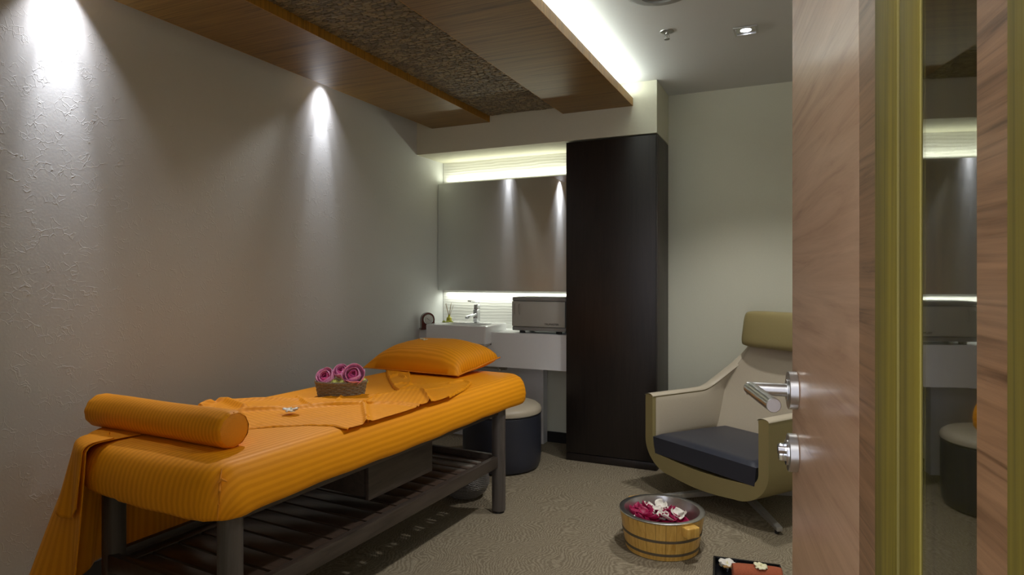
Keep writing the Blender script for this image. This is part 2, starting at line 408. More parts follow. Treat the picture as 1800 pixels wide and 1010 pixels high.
for c in chips:
    me, mk = random.choice(protos); rz = random.uniform(-.09, .09)
    if c in near:
        o = bpy.data.objects.new('mosaic_chip', me); C.objects.link(o); o.parent = tp
        o.location = (c[0], c[1], -c[4]/2+.001); o.scale = (c[2], c[3], c[4]); o.rotation_euler = (random.uniform(-.15, .15), random.uniform(-.06, .06), rz)
    else:
        n0 = len(stuffv); Mx = Matrix.Translation((c[0], c[1], -c[4]/2+.001)) @ Matrix.Rotation(rz, 4, 'Z') @ Matrix.Rotation(random.uniform(-.15, .15), 4, 'X') @ Matrix.Diagonal((c[2], c[3], c[4], 1))
        stuffv += [Mx @ v.co for v in me.vertices]
        for p in me.polygons: stufff.append([n0+i for i in p.vertices]); stuffm.append(('chip_d', 'chip_m', 'chip_l').index(mk))
me = bpy.data.meshes.new('mosaic_chips'); me.from_pydata(stuffv, [], stufff)
for mk in ('chip_d', 'chip_m', 'chip_l'): me.materials.append(M[mk])
me.polygons.foreach_set('material_index', stuffm)
o = bpy.data.objects.new('mosaic_chips', me); C.objects.link(o); o.parent = tp; o['kind'] = 'stuff'
# wall washers and downlights
def downlight(x, y, label, sq, lamp=True):
    t = thing('downlight', label, 'light', (x, y, ZC), 0)
    r = MB(); s = sq/2; q = .012
    for a, b, c, d in ((0, s-q/2, sq, q), (0, -s+q/2, sq, q), (s-q/2, 0, q, sq-2*q), (-s+q/2, 0, q, sq-2*q)): r.box((a, b, -.004), (c, d, .008), .0008)
    r.build('frame', M['steel'], t)
    MB().box((0, 0, -.001), (sq-2*q, sq-2*q, .002)).build('reflector', M['chrome'], t)
    MB().lathe([(0, -.003), (sq*.20, -.0034), (sq*.23, -.002)], 24).build('bulb', M['lampglow'], t)
    return t
downlight(WL[0][0], WL[0][1], 'spotlight above the left wall nearest the camera, its beam whitening the wall', .085)
downlight(WL[1][0], WL[1][1], 'spotlight above the left wall farther back, towards the washbasin', .085)
downlight(DL[0][0], DL[0][1], 'square chrome downlight lit in the white ceiling above the armchair', .125)
t = thing('ceiling_diffuser', 'round grey air diffuser cut by the top edge, in the white ceiling', 'air vent', (-.60, 3.02, ZC), 0)
MB().lathe([(0, -.012), (.06, -.014), (.062, -.006), (.09, -.006), (.094, -.016), (.125, -.014), (.13, -.004), (.15, -.004), (.165, 0)], 48).build('disc', M['plaster'], t)
MB().lathe([(0, -.02), (.008, -.018), (.01, -.012)], 16).build('screw', M['steel'], t)
t = thing('sprinkler_head', 'small metal sprinkler head hanging from the white ceiling', 'sprinkler', (-.66, 3.53, ZC), 0)
MB().lathe([(0, 0), (.038, 0), (.036, -.004), (.016, -.008), (0, -.008)], 32).build('escutcheon', M['steel'], t)
b = MB().cyl((0, 0, -.006), (0, 0, -.018), .009); b.tube([(.008, 0, -.016), (.013, 0, -.03), (.003, 0, -.042)], .002, 6); b.tube([(-.008, 0, -.016), (-.013, 0, -.03), (-.003, 0, -.042)], .002, 6); b.cyl((0, 0, -.016), (0, 0, -.04), .0025, seg=10)
b.build('frame', M['steel'], t)
MB().cyl((0, 0, -.042), (0, 0, -.045), .015, seg=20).build('deflector', M['steel'], t)

# ------------------------------------------------------------------ mirror, cupboard, counter
t = thing('wall_mirror', 'large frameless mirror over the basin, backlit above and below', 'mirror', (-2.196, 4.70, 1.227))
MB().box((0, 0, .46), (1.286, .006, .92)).build('glass', M['mirror'], t, smooth=False)
MB().box((-.0, .045, .46), (1.22, .078, .80)).build('backing_box', M['white'], t, smooth=False)
for s in (-1, 1): MB().box((s*.6435, .0, .46), (.002, .007, .92)).build('edge', M['steel'], t, smooth=False)
t = thing('tall_cupboard', 'tall dark wenge cupboard with a plain door, right of the basin counter', 'cupboard', (-1.2185, 4.58, 0))
MB().box((0, .008, 1.167), (.665, .40, 2.334), .002).build('carcass', M['wenge_side'], t)
MB().box((-.002, -.201, 1.195), (.657, .018, 2.27), .0015).build('door', M['wenge'], t)
MB().box((-.001, -.199, .028), (.660, .016, .052), .001).build('plinth', M['wenge'], t)

zc = .912
t = thing('vanity_counter', 'long white wall-hung counter with a deep front apron under the mirror', 'counter', (-2.198, 4.59, 0))
sx0, sx1 = -2.712+2.198, -2.178+2.198
def cseg(x0, x1, y0, y1, z0, z1, b): b.box(((x0+x1)/2, (y0+y1)/2, (z0+z1)/2), (x1-x0, y1-y0, z1-z0), .0015)
b = MB(); cseg(-.646, sx0, -.172, .195, zc-.03, zc, b); cseg(sx1, .646, -.172, .195, zc-.03, zc, b); cseg(sx0, sx1, .10, .195, zc-.03, zc, b); b.build('countertop', M['white'], t)
b = MB(); b.prism([(-.646, .645), (.646, .645), (.646, zc), (sx1+.001, zc), (sx1+.001, .81), (sx0-.001, .81), (sx0-.001, zc), (-.646, zc)], .172, .19, M=Matrix.Rotation(PI/2, 4, 'X')); b.build('front_apron', M['white'], t)
# basin
bs = thing('wash_basin', 'white square semi-recessed ceramic basin standing proud of the counter front', 'basin', (-2.445, 4.49, 0))
W2, D0, D1, zt, zb = .267, -.198, .198, .965, .808
b = MB()
ix0, ix1, iy0, iy1 = -.20, .20, -.165, .085
def ring(x0, x1, y0, y1, z, r, n=6):
    pts = []
    for cx, cy, a0 in ((x1-r, y1-r, 0), (x0+r, y1-r, 90), (x0+r, y0+r, 180), (x1-r, y0+r, 270)):
        for i in range(n+1):
            a = math.radians(a0+90*i/n); pts.append(Vector((cx+r*math.cos(a), cy+r*math.sin(a), z)))
    return pts
rings = [ring(-W2+.02, W2-.02, D0+.02, D1, zb, .01), ring(-W2, W2, D0, D1, zb+.02, .014), ring(-W2, W2, D0, D1, zt-.006, .014), ring(-W2+.005, W2-.005, D0+.005, D1-.005, zt, .014),
         ring(ix0, ix1, iy0, iy1, zt-.001, .02), ring(ix0+.006, ix1-.006, iy0+.006, iy1-.006, zt-.01, .022), ring(ix0+.03, ix1-.03, iy0+.03, iy1-.03, zt-.10, .04)]
vr = [[b.b.verts.new(p) for p in r] for r in rings]
for A_, B_ in zip(vr, vr[1:]):
    for i in range(len(A_)): j = (i+1) % len(A_); b.b.faces.new((A_[i], A_[j], B_[j], B_[i]))
b.b.faces.new(vr[0][::-1]); b.b.faces.new(vr[-1])
b.build('bowl', M['ceramic'], bs, ang=30)
MB().cyl((0, -.03, zt-.101), (0, -.03, zt-.097), .022).build('drain', M['chrome'], bs)
MB().cyl((0, .062, zt-.035), (0, .054, zt-.036), .012).build('overflow', M['chrome'], bs)
# faucet
t = thing('basin_faucet', 'chrome single-lever mixer tap standing on the white basin', 'tap', (-2.425, 4.625, zt), math.radians(-12))
b = MB(); b.box((0, 0, .055), (.042, .046, .11), .006, 3); b.box((0, .004, .128), (.040, .040, .045), .006, 3); b.build('body', M['chrome'], t)
Mr = Matrix.Translation((0, -.02, .072)) @ Matrix.Rotation(math.radians(14), 4, 'X')
MB().box((0, -.05, 0), (.036, .125, .022), .005, 3, M=Mr).build('spout', M['chrome'], t)
Mr = Matrix.Translation((0, .012, .166)) @ Matrix.Rotation(math.radians(-8), 4, 'X')
MB().box((0, -.05, 0), (.034, .12, .011), .004, 3, M=Mr).build('lever', M['chrome'], t)
# valve
t = thing('waste_valve', 'small metal waste fitting peeking out below the white counter', 'pipe fitting', (-2.18, 4.56, .60), 0)
b = MB(); b.cyl((-.25, 0, .02), (.0, 0, .02), .016); b.cyl((0, 0, -.01), (0, 0, .06), .02); b.cyl((-.25, 0, .02), (-.25, 0, .20), .018); b.build('trap', M['steel'], t)
b = MB().cyl((0, 0, .02), (.055, 0, .02), .024); b.build('cap', M['alu'], t)
# towel warmer
t = thing('towel_warmer', 'grey hot-towel cabinet with lettering on its door, on the white counter', 'towel warmer', (-1.79, 4.565, zc), 0)
W = .44
MB().box((0, .0, .142), (W-.01, .27, .23), .004).build('body', M['warmer_d'], t)
MB().box((0, -.0, .262), (W, .285, .030), .008, 3).build('top_rail', M['warmer_d'], t)
MB().box((0, -.0, .036), (W, .285, .032), .008, 3).build('bottom_rail', M['warmer_d'], t)
dr = MB().box((-.002, -.142, .149), (W-.008, .016, .190), .003).build('door', M['warmer'], t)
for x in (-.192, -.155):
    MB().lathe([(0, -.003), (.5, -.002), (.85, 0), (1, .003)], 24, M=Matrix.Translation((x, -.1505, .185)) @ Matrix.Rotation(-PI/2, 4, 'X').inverted() @ Matrix.Diagonal((.008 if x > -.18 else .004, .044, 1.2, 1))).build('grip_recess', M['alu'], dr)
for x, y in ((-.15, -.10), (.15, -.10), (-.15, .10), (.15, .10)): MB().box((x, y, .010), (.04, .03, .02), .004).build('foot', M['black'], t)
cu = bpy.data.curves.new('txt', 'FONT'); cu.body = 'TRUMASTER'; cu.size = .021; cu.extrude = .0006; cu.align_x = 'CENTER'
to = bpy.data.objects.new('txt', cu); C.objects.link(to); bpy.context.view_layer.update()
tm = bpy.data.meshes.new_from_object(to.evaluated_get(bpy.context.evaluated_depsgraph_get())); bpy.data.objects.remove(to)
tm.materials.clear(); tm.materials.append(M['black'])
lo = bpy.data.objects.new('lettering', tm); C.objects.link(lo); lo.parent = dr; lo.location = (.108, -.1508, .068); lo.rotation_euler = (PI/2, 0, 0)
# clock
t = thing('mantel_clock', 'small mahogany arched clock with white dial at the left end of the counter', 'clock', (-2.778, 4.425, zc), math.radians(48)); t.scale = (1.18,)*3
pr = [(-.046, 0), (.046, 0)]+[(.046*math.cos(a*PI/14), .072+.046*math.sin(a*PI/14)) for a in range(15)]
b = MB().prism(pr, -.022, .022, M=Matrix.Rotation(PI/2, 4, 'X')); bmesh.ops.bevel(b.b, geom=b.b.edges[:], offset=.002, segments=2, affect='EDGES'); b.build('case', M['mahog'], t)
MB().box((0, 0, .005), (.104, .056, .010), .002).build('foot', M['mahog'], t)
Mc = Matrix.Translation((0, -.0225, .070)) @ Matrix.Rotation(PI/2, 4, 'X')
b = MB().lathe([(.030, 0), (.031, .003), (.034, .003), (.035, 0)], 40, M=Mc); b.build('bezel', M['chrome'], t)
di = MB().lathe([(0, .0015), (.031, .0015)], 40, M=Mc).build('dial', M['dial'], t)
for k_ in range(12):
    a = k_*PI/6; MB().box((.026*math.sin(a), -.0245, .070+.026*math.cos(a)), (.002, .001, .002)).build('hour_mark', M['black'], di)
MB().tube([(0, -.0253, .070), (-.012, -.0253, .081)], .0012, 6).build('hour_hand', M['black'], di)
MB().tube([(0, -.0258, .070), (.016, -.0258, .060)], .0009, 6).build('minute_hand', M['black'], di)
# reed diffuser and blossoms
t = thing('reed_diffuser', 'small glass reed diffuser with crossed brown reeds beside the tap', 'diffuser', (-2.665, 4.585, zt), 0)
MB().lathe([(0, 0), (.022, 0), (.024, .006), (.022, .035), (.010, .046), (.009, .058), (.011, .06), (.007, .06), (.007, .04), (0, .04)], 24).build('bottle', M['oil'], t)
for k_ in range(5):
    a = k_*1.35+.3; MB().tube([(-.012*math.cos(a), -.012*math.sin(a), .008), (.038*math.cos(a), .03*math.sin(a), .140+.006*k_)], .0016, 6).build('reed', M['reed'], t)
def blossom(x, y, z, r, mat, name, label, cat, group=None, n=5, petals=14):
    t = thing(name, label, cat, (x, y, z), random.uniform(0, 6), group)
    b = MB()
    for i in range(petals):
        a = i*2.4; rr = r*(.35+.65*(i/petals)); zz = r*(.75-.55*i/petals)
        c = Vector((rr*math.cos(a), rr*math.sin(a), zz)); 
        b.lathe([(0, -.25*r), (.28*r, -.05*r), (.22*r, .12*r), (0, .16*r)], 6, M=Matrix.Translation(c) @ Matrix.Rotation(a, 4, 'Z') @ Matrix.Rotation(.8, 4, 'Y') @ Matrix.Diagonal((1.3, .9, 1, 1)))
    b.build('petals', mat, t); MB().lathe([(0, 0), (r*.5, r*.05), (r*.45, r*.5), (0, r*.65)], 10).build('flower_head', mat, t)
    return t
for i, (x, y) in enumerate(((-2.695, 4.55), (-2.66, 4.545), (-2.625, 4.555))):
    blossom(x, y, zt, .015, M['lime'], 'blossom', ('leftmost yellow-green blossom beside the clock at the foot of the diffuser', 'yellow-green blossom in front of the reed diffuser', 'yellow-green blossom between the diffuser and the basin tap')[i], 'flower', 'blossoms around the reed diffuser')

# ------------------------------------------------------------------ massage bed
BR = -math.atan(.057)
B0 = Vector((-1.598, 1.375, 0))
bed = thing('massage_bed', 'massage table with orange striped satin cover and dark slatted wooden base', 'massage table', B0, BR)
def toBed(X, Y):
    d = Vector((X-B0.x, Y-B0.y)); c, s = math.cos(-BR), math.sin(-BR)
    return (d.x*c-d.y*s, d.x*s+d.y*c)
def bedpx(px, py, z=.757):      # metres on the bed plane, used once to lay out the cloth
    d = (1.35-z)*1104/(py-485); l = (px-900)/1104*d
    X = -math.sin(YAW)*d+math.cos(YAW)*l; Y = math.cos(YAW)*d+math.sin(YAW)*l
    return toBed(X, Y)
BW, BL = .905, 2.20
def outline(off=0, n=14):
    pts = []
    def arc(cx, cy, r, a0, a1, k):
        for i in range(k+1):
            a = math.radians(a0+(a1-a0)*i/k); pts.append((Vector((cx+r*math.cos(a), cy+r*math.sin(a))), Vector((math.cos(a), math.sin(a)))))
    def line(p, q, nrm, k):
        for i in range(1, k): pts.append((Vector(p).lerp(Vector(q), i/k), Vector(nrm)))
    r1, r2, r3, r4 = .095, .17, .17, .27
    line((0, r1), (0, BL-r2), (1, 0), 60)
    arc(-r2, BL-r2, r2, 0, 90, 14)
    line((-r2, BL), (-BW+r3, BL), (0, 1), 20)
    arc(-BW+r3, BL-r3, r3, 90, 180, 14)
    line((-BW, BL-r3), (-BW, r4), (-1, 0), 60)
    arc(-BW+r4, r4, r4, 180, 270, 20)
    line((-BW+r4, 0), (-r1, 0), (0, -1), 24)
    arc(-r1, r1, r1, 270, 360, 8)
    out = []
    for p, nn in pts:
        if p.y < .25: p = Vector((p.x, p.y-.035*math.sin(PI*min(1, max(0, -p.x/BW)))*(1-p.y/.25)))
        out.append((p+nn*off, nn))
    return out
OL = outline()
TZ, BZ = .757, .597
b = MB(); LUV = b.b.loops.layers.uv.verify()
prof = [(-.03, BZ-.006), (-.006, BZ), (.002, BZ+.012), (.006, BZ+.05), (.001, TZ-.078), (-.009, TZ-.046), (-.026, TZ-.021), (-.052, TZ-.006), (-.088, TZ)]
rings = []; info = {}; arc_ = [0]
for a_, b_ in zip(prof[::-1], prof[::-1][1:]): arc_.append(arc_[-1]+math.hypot(a_[0]-b_[0], a_[1]-b_[1]))
arc_ = arc_[::-1]
for k_, (o_, z) in enumerate(prof):
    row = []
    for i, (p, nn) in enumerate(OL):
        sag = 0
        if k_ < 4: sag = .0025*math.sin(i*.17)+.0015*math.sin(i*.71+1)-(.006*(1-p.y/.35) if p.y < .35 and p.x > -.5 else 0)
        wr = .0025*math.sin(i*1.9+k_)*(1 if (p.y < .12 and p.x > -.12) else .12)
        q = p+nn*(o_+wr*(1 if k_ < 6 else 0)); v = b.b.verts.new((q.x, q.y, z+sag)); d_ = arc_[k_]-.088; info[v] = (p.x+nn.x*d_, p.y+nn.y*d_); row.append(v)
    rings.append(row)
nO = len(OL)
for a_, b_ in zip(rings, rings[1:]):
    for i in range(nO): j = (i+1) % nO; b.b.faces.new((a_[i], a_[j], b_[j], b_[i]))
b.b.faces.new(rings[-1]); b.b.faces.new(rings[0][::-1])
for f in b.b.faces:
    for l in f.loops: l[LUV].uv = info[l.vert]
b.build('mattress', M['orange'], bed, ang=70)
# corner seam of the fitted cover
b = MB(); b.tube([(-.034, .012, BZ+.0), (-.028, .012, BZ+.05), (-.026, .014, BZ+.09), (-.036, .024, TZ-.035), (-.050, .040, TZ-.012)], [.002, .0035, .005, .004, .002], 8); b.tube([(-.030, .012, BZ+.115), (-.024, .020, BZ+.125), (-.018, .034, BZ+.115)], [.005, .005, .002], 8); b.build('cover_seam', M['orange_plain'], bed)
# legs, frame, shelf
lx, rx, ny, fy = -.735, -.068, .085, 1.87
legpos = [(rx, ny), (lx, ny+.02), (rx, fy), (lx, fy)]
for x, y in legpos:
    lg = MB().cyl((x, y, .012), (x, y, .60), .0395, seg=32, bev=.003).build('leg', M['legm'], bed)
    MB().cyl((x, y, 0), (x, y, .014), .032, seg=24).build('foot_pad', M['black'], lg)
for x in (rx, lx): MB().box((x, (ny+fy)/2, .580), (.035, fy-ny, .034), .002).build('top_rail', M['bedwood'], bed)
for y in (ny, fy): MB().box(((rx+lx)/2, y, .580), (rx-lx, .035, .034), .002).build('top_rail', M['bedwood'], bed)
zr = .295
for x in (rx, lx): MB().box((x, (ny+fy)/2, zr), (.030, fy-ny, .062), .002).build('side_rail', M['bedwood'], bed)
for y in (ny+.0, fy-.0): MB().box(((rx+lx)/2, y, zr), (rx-lx, .028, .062), .002).build('cross_rail', M['bedwood'], bed)
for s, x in ((-1, rx-.015-.0275), (1, lx+.015+.0275)): MB().box((x, (ny+fy)/2, zr-.008), (.055, fy-ny-.03, .018), .0015).build('shelf_border', M['bedwood'], bed)
n = 17; pit = (fy-ny-.03)/n; sm = MB().box((0, 0, 0), (rx-lx-.03-.11, pit-.014, .016), .0015).mesh('slat', M['slat'])
for i in range(n):
    o = bpy.data.objects.new('slat', sm); C.objects.link(o); o.parent = bed; o.location = ((rx+lx)/2, ny+.015+pit*(i+.5), zr-.009)
# drawer unit under the mattress
d0, d1 = .805, 1.275
MB().box((-.39, (d0+d1)/2, .498), (.50, d1-d0-.006, .19), .002).build('drawer_box', M['bedwood'], bed)
MB().box((-.122, (d0+d1)/2, .492), (.018, d1-d0, .20), .0015).build('drawer_front', M['bedwood'], bed)

# bolster
def place(o, X, Y, Z): o.location = (X, Y, Z)
R_ = .066; LB = .76
b = MB(); nseg = 64; nl = 76
def bol(u, v):
    s = (v-.5)*LB; r = R_*(1+.015*math.sin(v*9)) ; e = abs(v-.5)*2
    if e > .955: q = (e-.955)/.045; r *= math.sqrt(max(0, 1-.22*q*q))
    a = u*2*PI; g = 1+(.02*math.sin(a*11)*(max(0, e-.86)/.14))
    return Vector((s, r*g*math.cos(a), r*g*math.sin(a)*(.97)))
b.grid(bol, nseg, nl, uvfn=lambda u, v: (v*LB, u*.4), cu=True)
bo = thing('bolster', 'orange satin bolster cushion lying across the near end of the massage table', 'bolster', (-2.145, 1.585, TZ+.0635), math.radians(-1.5))
b.build('cover', M['orange_fine'], bo, ang=60)
for s in (-1, 1):
    b = MB(); Mq = Matrix.Translation((s*(LB/2-.001), 0, 0)) @ Matrix.Rotation(s*PI/2, 4, 'Y')
    b.lathe([(0, .005), (.030, .0045), (.048, .002), (.0585, -.002)], 40, M=Mq)
    b.build('end_cap', M['orange_plain'], bo)
    b = MB()
    for k_ in range(14):
        a = k_*2*PI/14+.2; rr = .053
        b.tube([(s*(LB/2-.001), .050*math.cos(a), .050*math.sin(a)), (s*(LB/2-.005), .058*math.cos(a+.03), .058*math.sin(a+.03)), (s*(LB/2-.03), .0645*math.cos(a+.06), .0625*math.sin(a+.06))], [.002, .0035, .001], 6)
    b.build('gathers', M['orange_plain'], bo)

# pillow
def pil(sgn):
    def f(u, v):
        a, c = 2*u-1, 2*v-1
        hx, hy = .35, .20
        pinch = 1-.05*(1-abs(a)**2)*abs(c)**3; pinch2 = 1-.05*(1-abs(c)**2)*abs(a)**3
        x = a*hx*pinch2+.03*c; y = c*hy*pinch
        seam = .030+.022*c+.020*max(0, a)*max(0, c)
        prf = ((1-abs(a)**2.8)**(.62 if a < 0 else .62-.17*a))*((1-abs(c)**3.2)**.45)
        wr = .005*noise.noise(Vector((a*3, c*4, sgn)))*min(1, prf*3)+.0035*math.sin(a*26+c*3)*max(0, abs(c)-.45)*prf
        z = seam+.150*prf+wr if sgn > 0 else seam*(1-prf)-.008*prf
        return Vector((x, y, max(z, -.008)))
    return f
pl = thing('pillow', 'plump orange striped satin pillow at the far end of the massage table', 'pillow', (-2.10, 3.39, TZ+.010), math.radians(-3))
b = MB(); b.grid(pil(1), 44, 32, uvfn=lambda u, v: (v*.46, u*.7)); b.grid(pil(-1), 44, 32, uvfn=lambda u, v: (v*.46, u*.7))
bmesh.ops.remove_doubles(b.b, verts=b.b.verts, dist=.0008)
b.build('pillow_case', M['orange'], pl, ang=80)
ps = MB(); edge = []
for i in range(45): edge.append(pil(1)(1, i/44))
pp = [Vector((p.x+.004, p.y, p.z)) for p in edge]; ps.tube(pp, .0045, 8); ps.build('seam', M['orange_plain'], pl)
ps = MB(); ps.tube([pil(1)(i/44, 0) for i in range(45)], .003, 8); ps.build('seam', M['orange_plain'], pl)

# draped sheet, folded over the top of the bed (a height field in the bed's frame)
def P(*l): return [bedpx(x, y) for x, y in l]
patches = [  # polygon, base height, rim height, stripe direction
    (P((405, 768), (432, 755), (480, 751), (540, 748), (580, 749), (608, 754), (628, 762), (641, 766), (648, 757), (646, 735), (640, 712), (600, 712), (540, 716), (470, 722), (400, 727)), .0045, .004, (.25, 1)),
    (P((400, 727), (345, 722), (380, 708), (440, 706), (500, 704), (560, 702), (600, 697), (640, 696), (668, 696), (650, 704), (640, 713), (560, 716), (470, 723)), .009, .006, (1, .2)),
    (P((640, 713), (647, 735), (648, 760), (643, 766), (690, 752), (735, 738), (760, 722), (752, 716), (700, 711), (660, 711)), .005, .005, (1, -.6)),
    (P((638, 711), (668, 697), (700, 690), (735, 683), (748, 692), (757, 706), (761, 722), (753, 723), (735, 716), (700, 711)), .012, .006, (.9, .5)),
    (P((677, 645), (690, 647), (706, 646), (720, 650), (722, 662), (725, 678), (712, 684), (703, 690), (692, 684), (684, 672), (680, 662)), .012, .008, (1, 0)),
    (P((705, 689), (726, 676), (760, 676), (800, 673), (822, 670), (829, 676), (820, 684), (790, 700), (762, 716), (752, 700), (740, 690), (725, 687)), .007, .004, (1, -.4)),
]
ridges = [  # pixel polyline on the bed plane, height, width (m)
    (P((392, 728), (440, 724), (500, 721), (560, 716), (605, 713), (640, 711)), .014, .012),
    (P((352, 722), (372, 710), (400, 709), (428, 720)), .028, .020),
    (P((400, 709), (470, 705), (520, 706)), .012, .02),
    (P((512, 700), (530, 706), (545, 717)), .018, .010), (P((560, 716), (585, 714), (600, 700)), .012, .008),
    (P((640, 712), (645, 735), (646, 762)), .020, .010), (P((636, 711), (700, 712), (750, 720)), .010, .006), (P((742, 688), (754, 704), (761, 722)), .018, .009),
    (P((680, 650), (700, 655), (722, 652)), .016, .010), (P((683, 668), (700, 663), (712, 668)), .02, .008), (P((690, 682), (708, 678), (725, 679)), .014, .007),
    (P((790, 676), (815, 671), (829, 676), (820, 684), (790, 700)), .012, .010), (P((655, 703), (672, 694)), .014, .008),
    (P((641, 766), (700, 747), (735, 736)), .006, .012), (P((708, 690), (745, 688), (790, 680)), .006, .012),
]
def inside(p, poly):
    x, y = p; c = False; n_ = len(poly); j = n_-1
    for i in range(n_):
        xi, yi = poly[i]; xj, yj = poly[j]
        if (yi > y) != (yj > y) and x < (xj-xi)*(y-yi)/(yj-yi)+xi: c = not c
        j = i
    return c
def dseg(p, a, c):
    ax, ay = a; cx, cy = c; dx, dy = cx-ax, cy-ay; L2 = dx*dx+dy*dy+1e-12
    t_ = max(0, min(1, ((p[0]-ax)*dx+(p[1]-ay)*dy)/L2)); return math.hypot(p[0]-ax-t_*dx, p[1]-ay-t_*dy)
def dpoly(p, pts, closed):
    n_ = len(pts); return min(dseg(p, pts[i], pts[(i+1) % n_]) for i in range(n_ if closed else n_-1))
def sm01(t_): t_ = max(0, min(1, t_)); return t_*t_*(3-2*t_)
bbs = [(min(q[0] for q in pl_), max(q[0] for q in pl_), min(q[1] for q in pl_), max(q[1] for q in pl_)) for pl_, *_ in patches]
rbb = [(min(q[0] for q in pl_)-3*w_, max(q[0] for q in pl_)+3*w_, min(q[1] for q in pl_)-3*w_, max(q[1] for q in pl_)+3*w_) for pl_, h_, w_ in ridges]
def hfield(p):
    best = -1; sd = None
    for (poly, base, rim, dr_), bb in zip(patches, bbs):
        if not (bb[0] <= p[0] <= bb[1] and bb[2] <= p[1] <= bb[3]): continue
        if not inside(p, poly): continue
        d = dpoly(p, poly, True)
        h = base*sm01(d/.006)+.55*rim*math.exp(-((d-.008)/.007)**2)
        if h > best: best = h; sd = dr_
    if best < 0: return None
    e = 0
    for (pl_, h_, w_), bb in zip(ridges, rbb):
        if bb[0] <= p[0] <= bb[1] and bb[2] <= p[1] <= bb[3]:
            d = dpoly(p, pl_, False); e = max(e, .75*h_*math.exp(-(d/w_)**2))
    wr = .0022*noise.noise(Vector((p[0]*14, p[1]*9, 3)))+.0012*noise.noise(Vector((p[0]*40, p[1]*22, 1)))
    return best+e+max(-.001, wr), sd
x0 = min(q[0] for q in bbs); x1 = max(q[1] for q in bbs); y0 = min(q[2] for q in bbs); y1 = max(q[3] for q in bbs)
st = .006; nx = int((x1-x0)/st)+2; nyy = int((y1-y0)/st)+2
b = MB(); LUV = b.b.loops.layers.uv.verify(); G = {}; D = {}
for i in range(nx):
    for j in range(nyy):
        p = (x0+i*st, y0+j*st); r = hfield(p)
        if not r:
            bst = None
            for poly, base, rim, dr_ in patches:
                for q0, q1 in zip(poly, poly[1:]+poly[:1]):
                    dx, dy = q1[0]-q0[0], q1[1]-q0[1]; t_ = max(0, min(1, ((p[0]-q0[0])*dx+(p[1]-q0[1])*dy)/(dx*dx+dy*dy+1e-12)))
                    qq = (q0[0]+t_*dx, q0[1]+t_*dy); d = math.hypot(p[0]-qq[0], p[1]-qq[1])
                    if d < st*.95 and (bst is None or d < bst[0]): bst = (d, qq, dr_)
            if bst: p = bst[1]; r = (0, bst[2])
        if r and -BW+.02 < p[0] < -.01:
            v = b.b.verts.new((p[0], p[1], TZ+.001+r[0])); G[i, j] = v; n_ = math.hypot(*r[1]); D[v] = ((p[0]*r[1][0]+p[1]*r[1][1])/n_, p[1])
for (i, j) in list(G):
    if (i+1, j) in G and (i, j+1) in G and (i+1, j+1) in G:
        f = b.b.faces.new((G[i, j], G[i+1, j], G[i+1, j+1], G[i, j+1]))
        for l in f.loops: l[LUV].uv = D[l.vert]
bmesh.ops.delete(b.b, geom=[v for v in b.b.verts if not v.link_faces], context='VERTS')
th = b.build('top_sheet', M['orange'], None, ang=80, loc=B0, rz=BR)
tag(th, 'loosely folded orange satin sheet lying along the middle of the massage table', 'sheet')
# sheet hanging over the near left corner
idx = [i for i, (p, nn) in enumerate(OL)]
start = next(i for i, (p, nn) in enumerate(OL) if nn.x < -.99 and p.y < .62)     # on the left side
end = next(i for i, (p, nn) in enumerate(OL) if i > start and nn.y < -.97) # onto the near end
seq = OL[start:end+4]; ns = len(seq); lens = [0]
for a_, c_ in zip(seq, seq[1:]): lens.append(lens[-1]+(c_[0]-a_[0]).length)
LT = lens[-1]
def at(s):
    s = max(0, min(LT-1e-6, s))
    for i in range(ns-1):
        if lens[i+1] >= s:
            t_ = (s-lens[i])/(lens[i+1]-lens[i]+1e-9); return seq[i][0].lerp(seq[i+1][0], t_), seq[i][1].lerp(seq[i+1][1], t_).normalized()
def hang(u, v):
    s = u*LT; p, nn = at(s)
    topin = .20 if True else 0; over = .04
    hem = .50+.02*math.sin(s*9)
    k_ = u
    hem = .52 if u < .55 else .52+.25*sm01((u-.55)/.3)
    tot = topin+over+hem; d = v*tot
    tl = .07*sm01((u-.62)/.3)
    if d < topin: 
        q = p-nn*(topin-d+.016-.0); z = TZ+.006+.004*math.sin(s*30+d*20)*.4; return Vector((q.x+0, q.y, z))
    d2 = d-topin
    LIN = 1
    if d2 < over: a = d2/over*PI/2; q = p+nn*(-.016+.034*math.sin(a)); z = TZ+.006-.026*(1-math.cos(a)); return Vector((q.x, q.y, z))
    d3 = d2-over; f_ = min(1, d3/.52)
    corner = math.exp(-((u-.72)/.22)**2)
    ripple = (.022*math.sin(s*26+.5)+.012*math.sin(s*47+1+d3*3))*f_
    out = .018+.006*f_+ripple+(.13+.055*math.sin(s*24))*corner*f_
    out = max(out, .018)
    q = p+nn*out; z = TZ-.02-d3
    tang = Vector((-nn.y, nn.x)); q = q-tang*(.03*f_*math.sin(s*13))*(1 if u > .5 else 0)
    return Vector((q.x, q.y, max(.03, z)))
b = MB(); b.grid(hang, 90, 60, uvfn=lambda u, v: (u*LT, v*.76))
def flap(u, v):
    uu = .80+.20*u; s = uu*LT; p, nn = at(s); ln = .05+.185*math.sin(PI*min(1, .12+u*.7))**.5; d = v*(ln+.10)
    if d < .06: q = p-nn*(.06-d+.016); return Vector((q.x, q.y, TZ+.0115))
    d2 = d-.06
    if d2 < .04: a = d2/.04*PI/2; q = p+nn*(-.016+.046*math.sin(a)); return Vector((q.x, q.y, TZ+.0115-.026*(1-math.cos(a))))
    d3 = d2-.04; f_ = min(1, d3/.25); corner = math.exp(-((uu-.72)/.22)**2)
    q = p+nn*(.030+.07*corner*f_+.012*math.sin(s*60)*f_); return Vector((q.x, q.y, TZ-.015-d3))
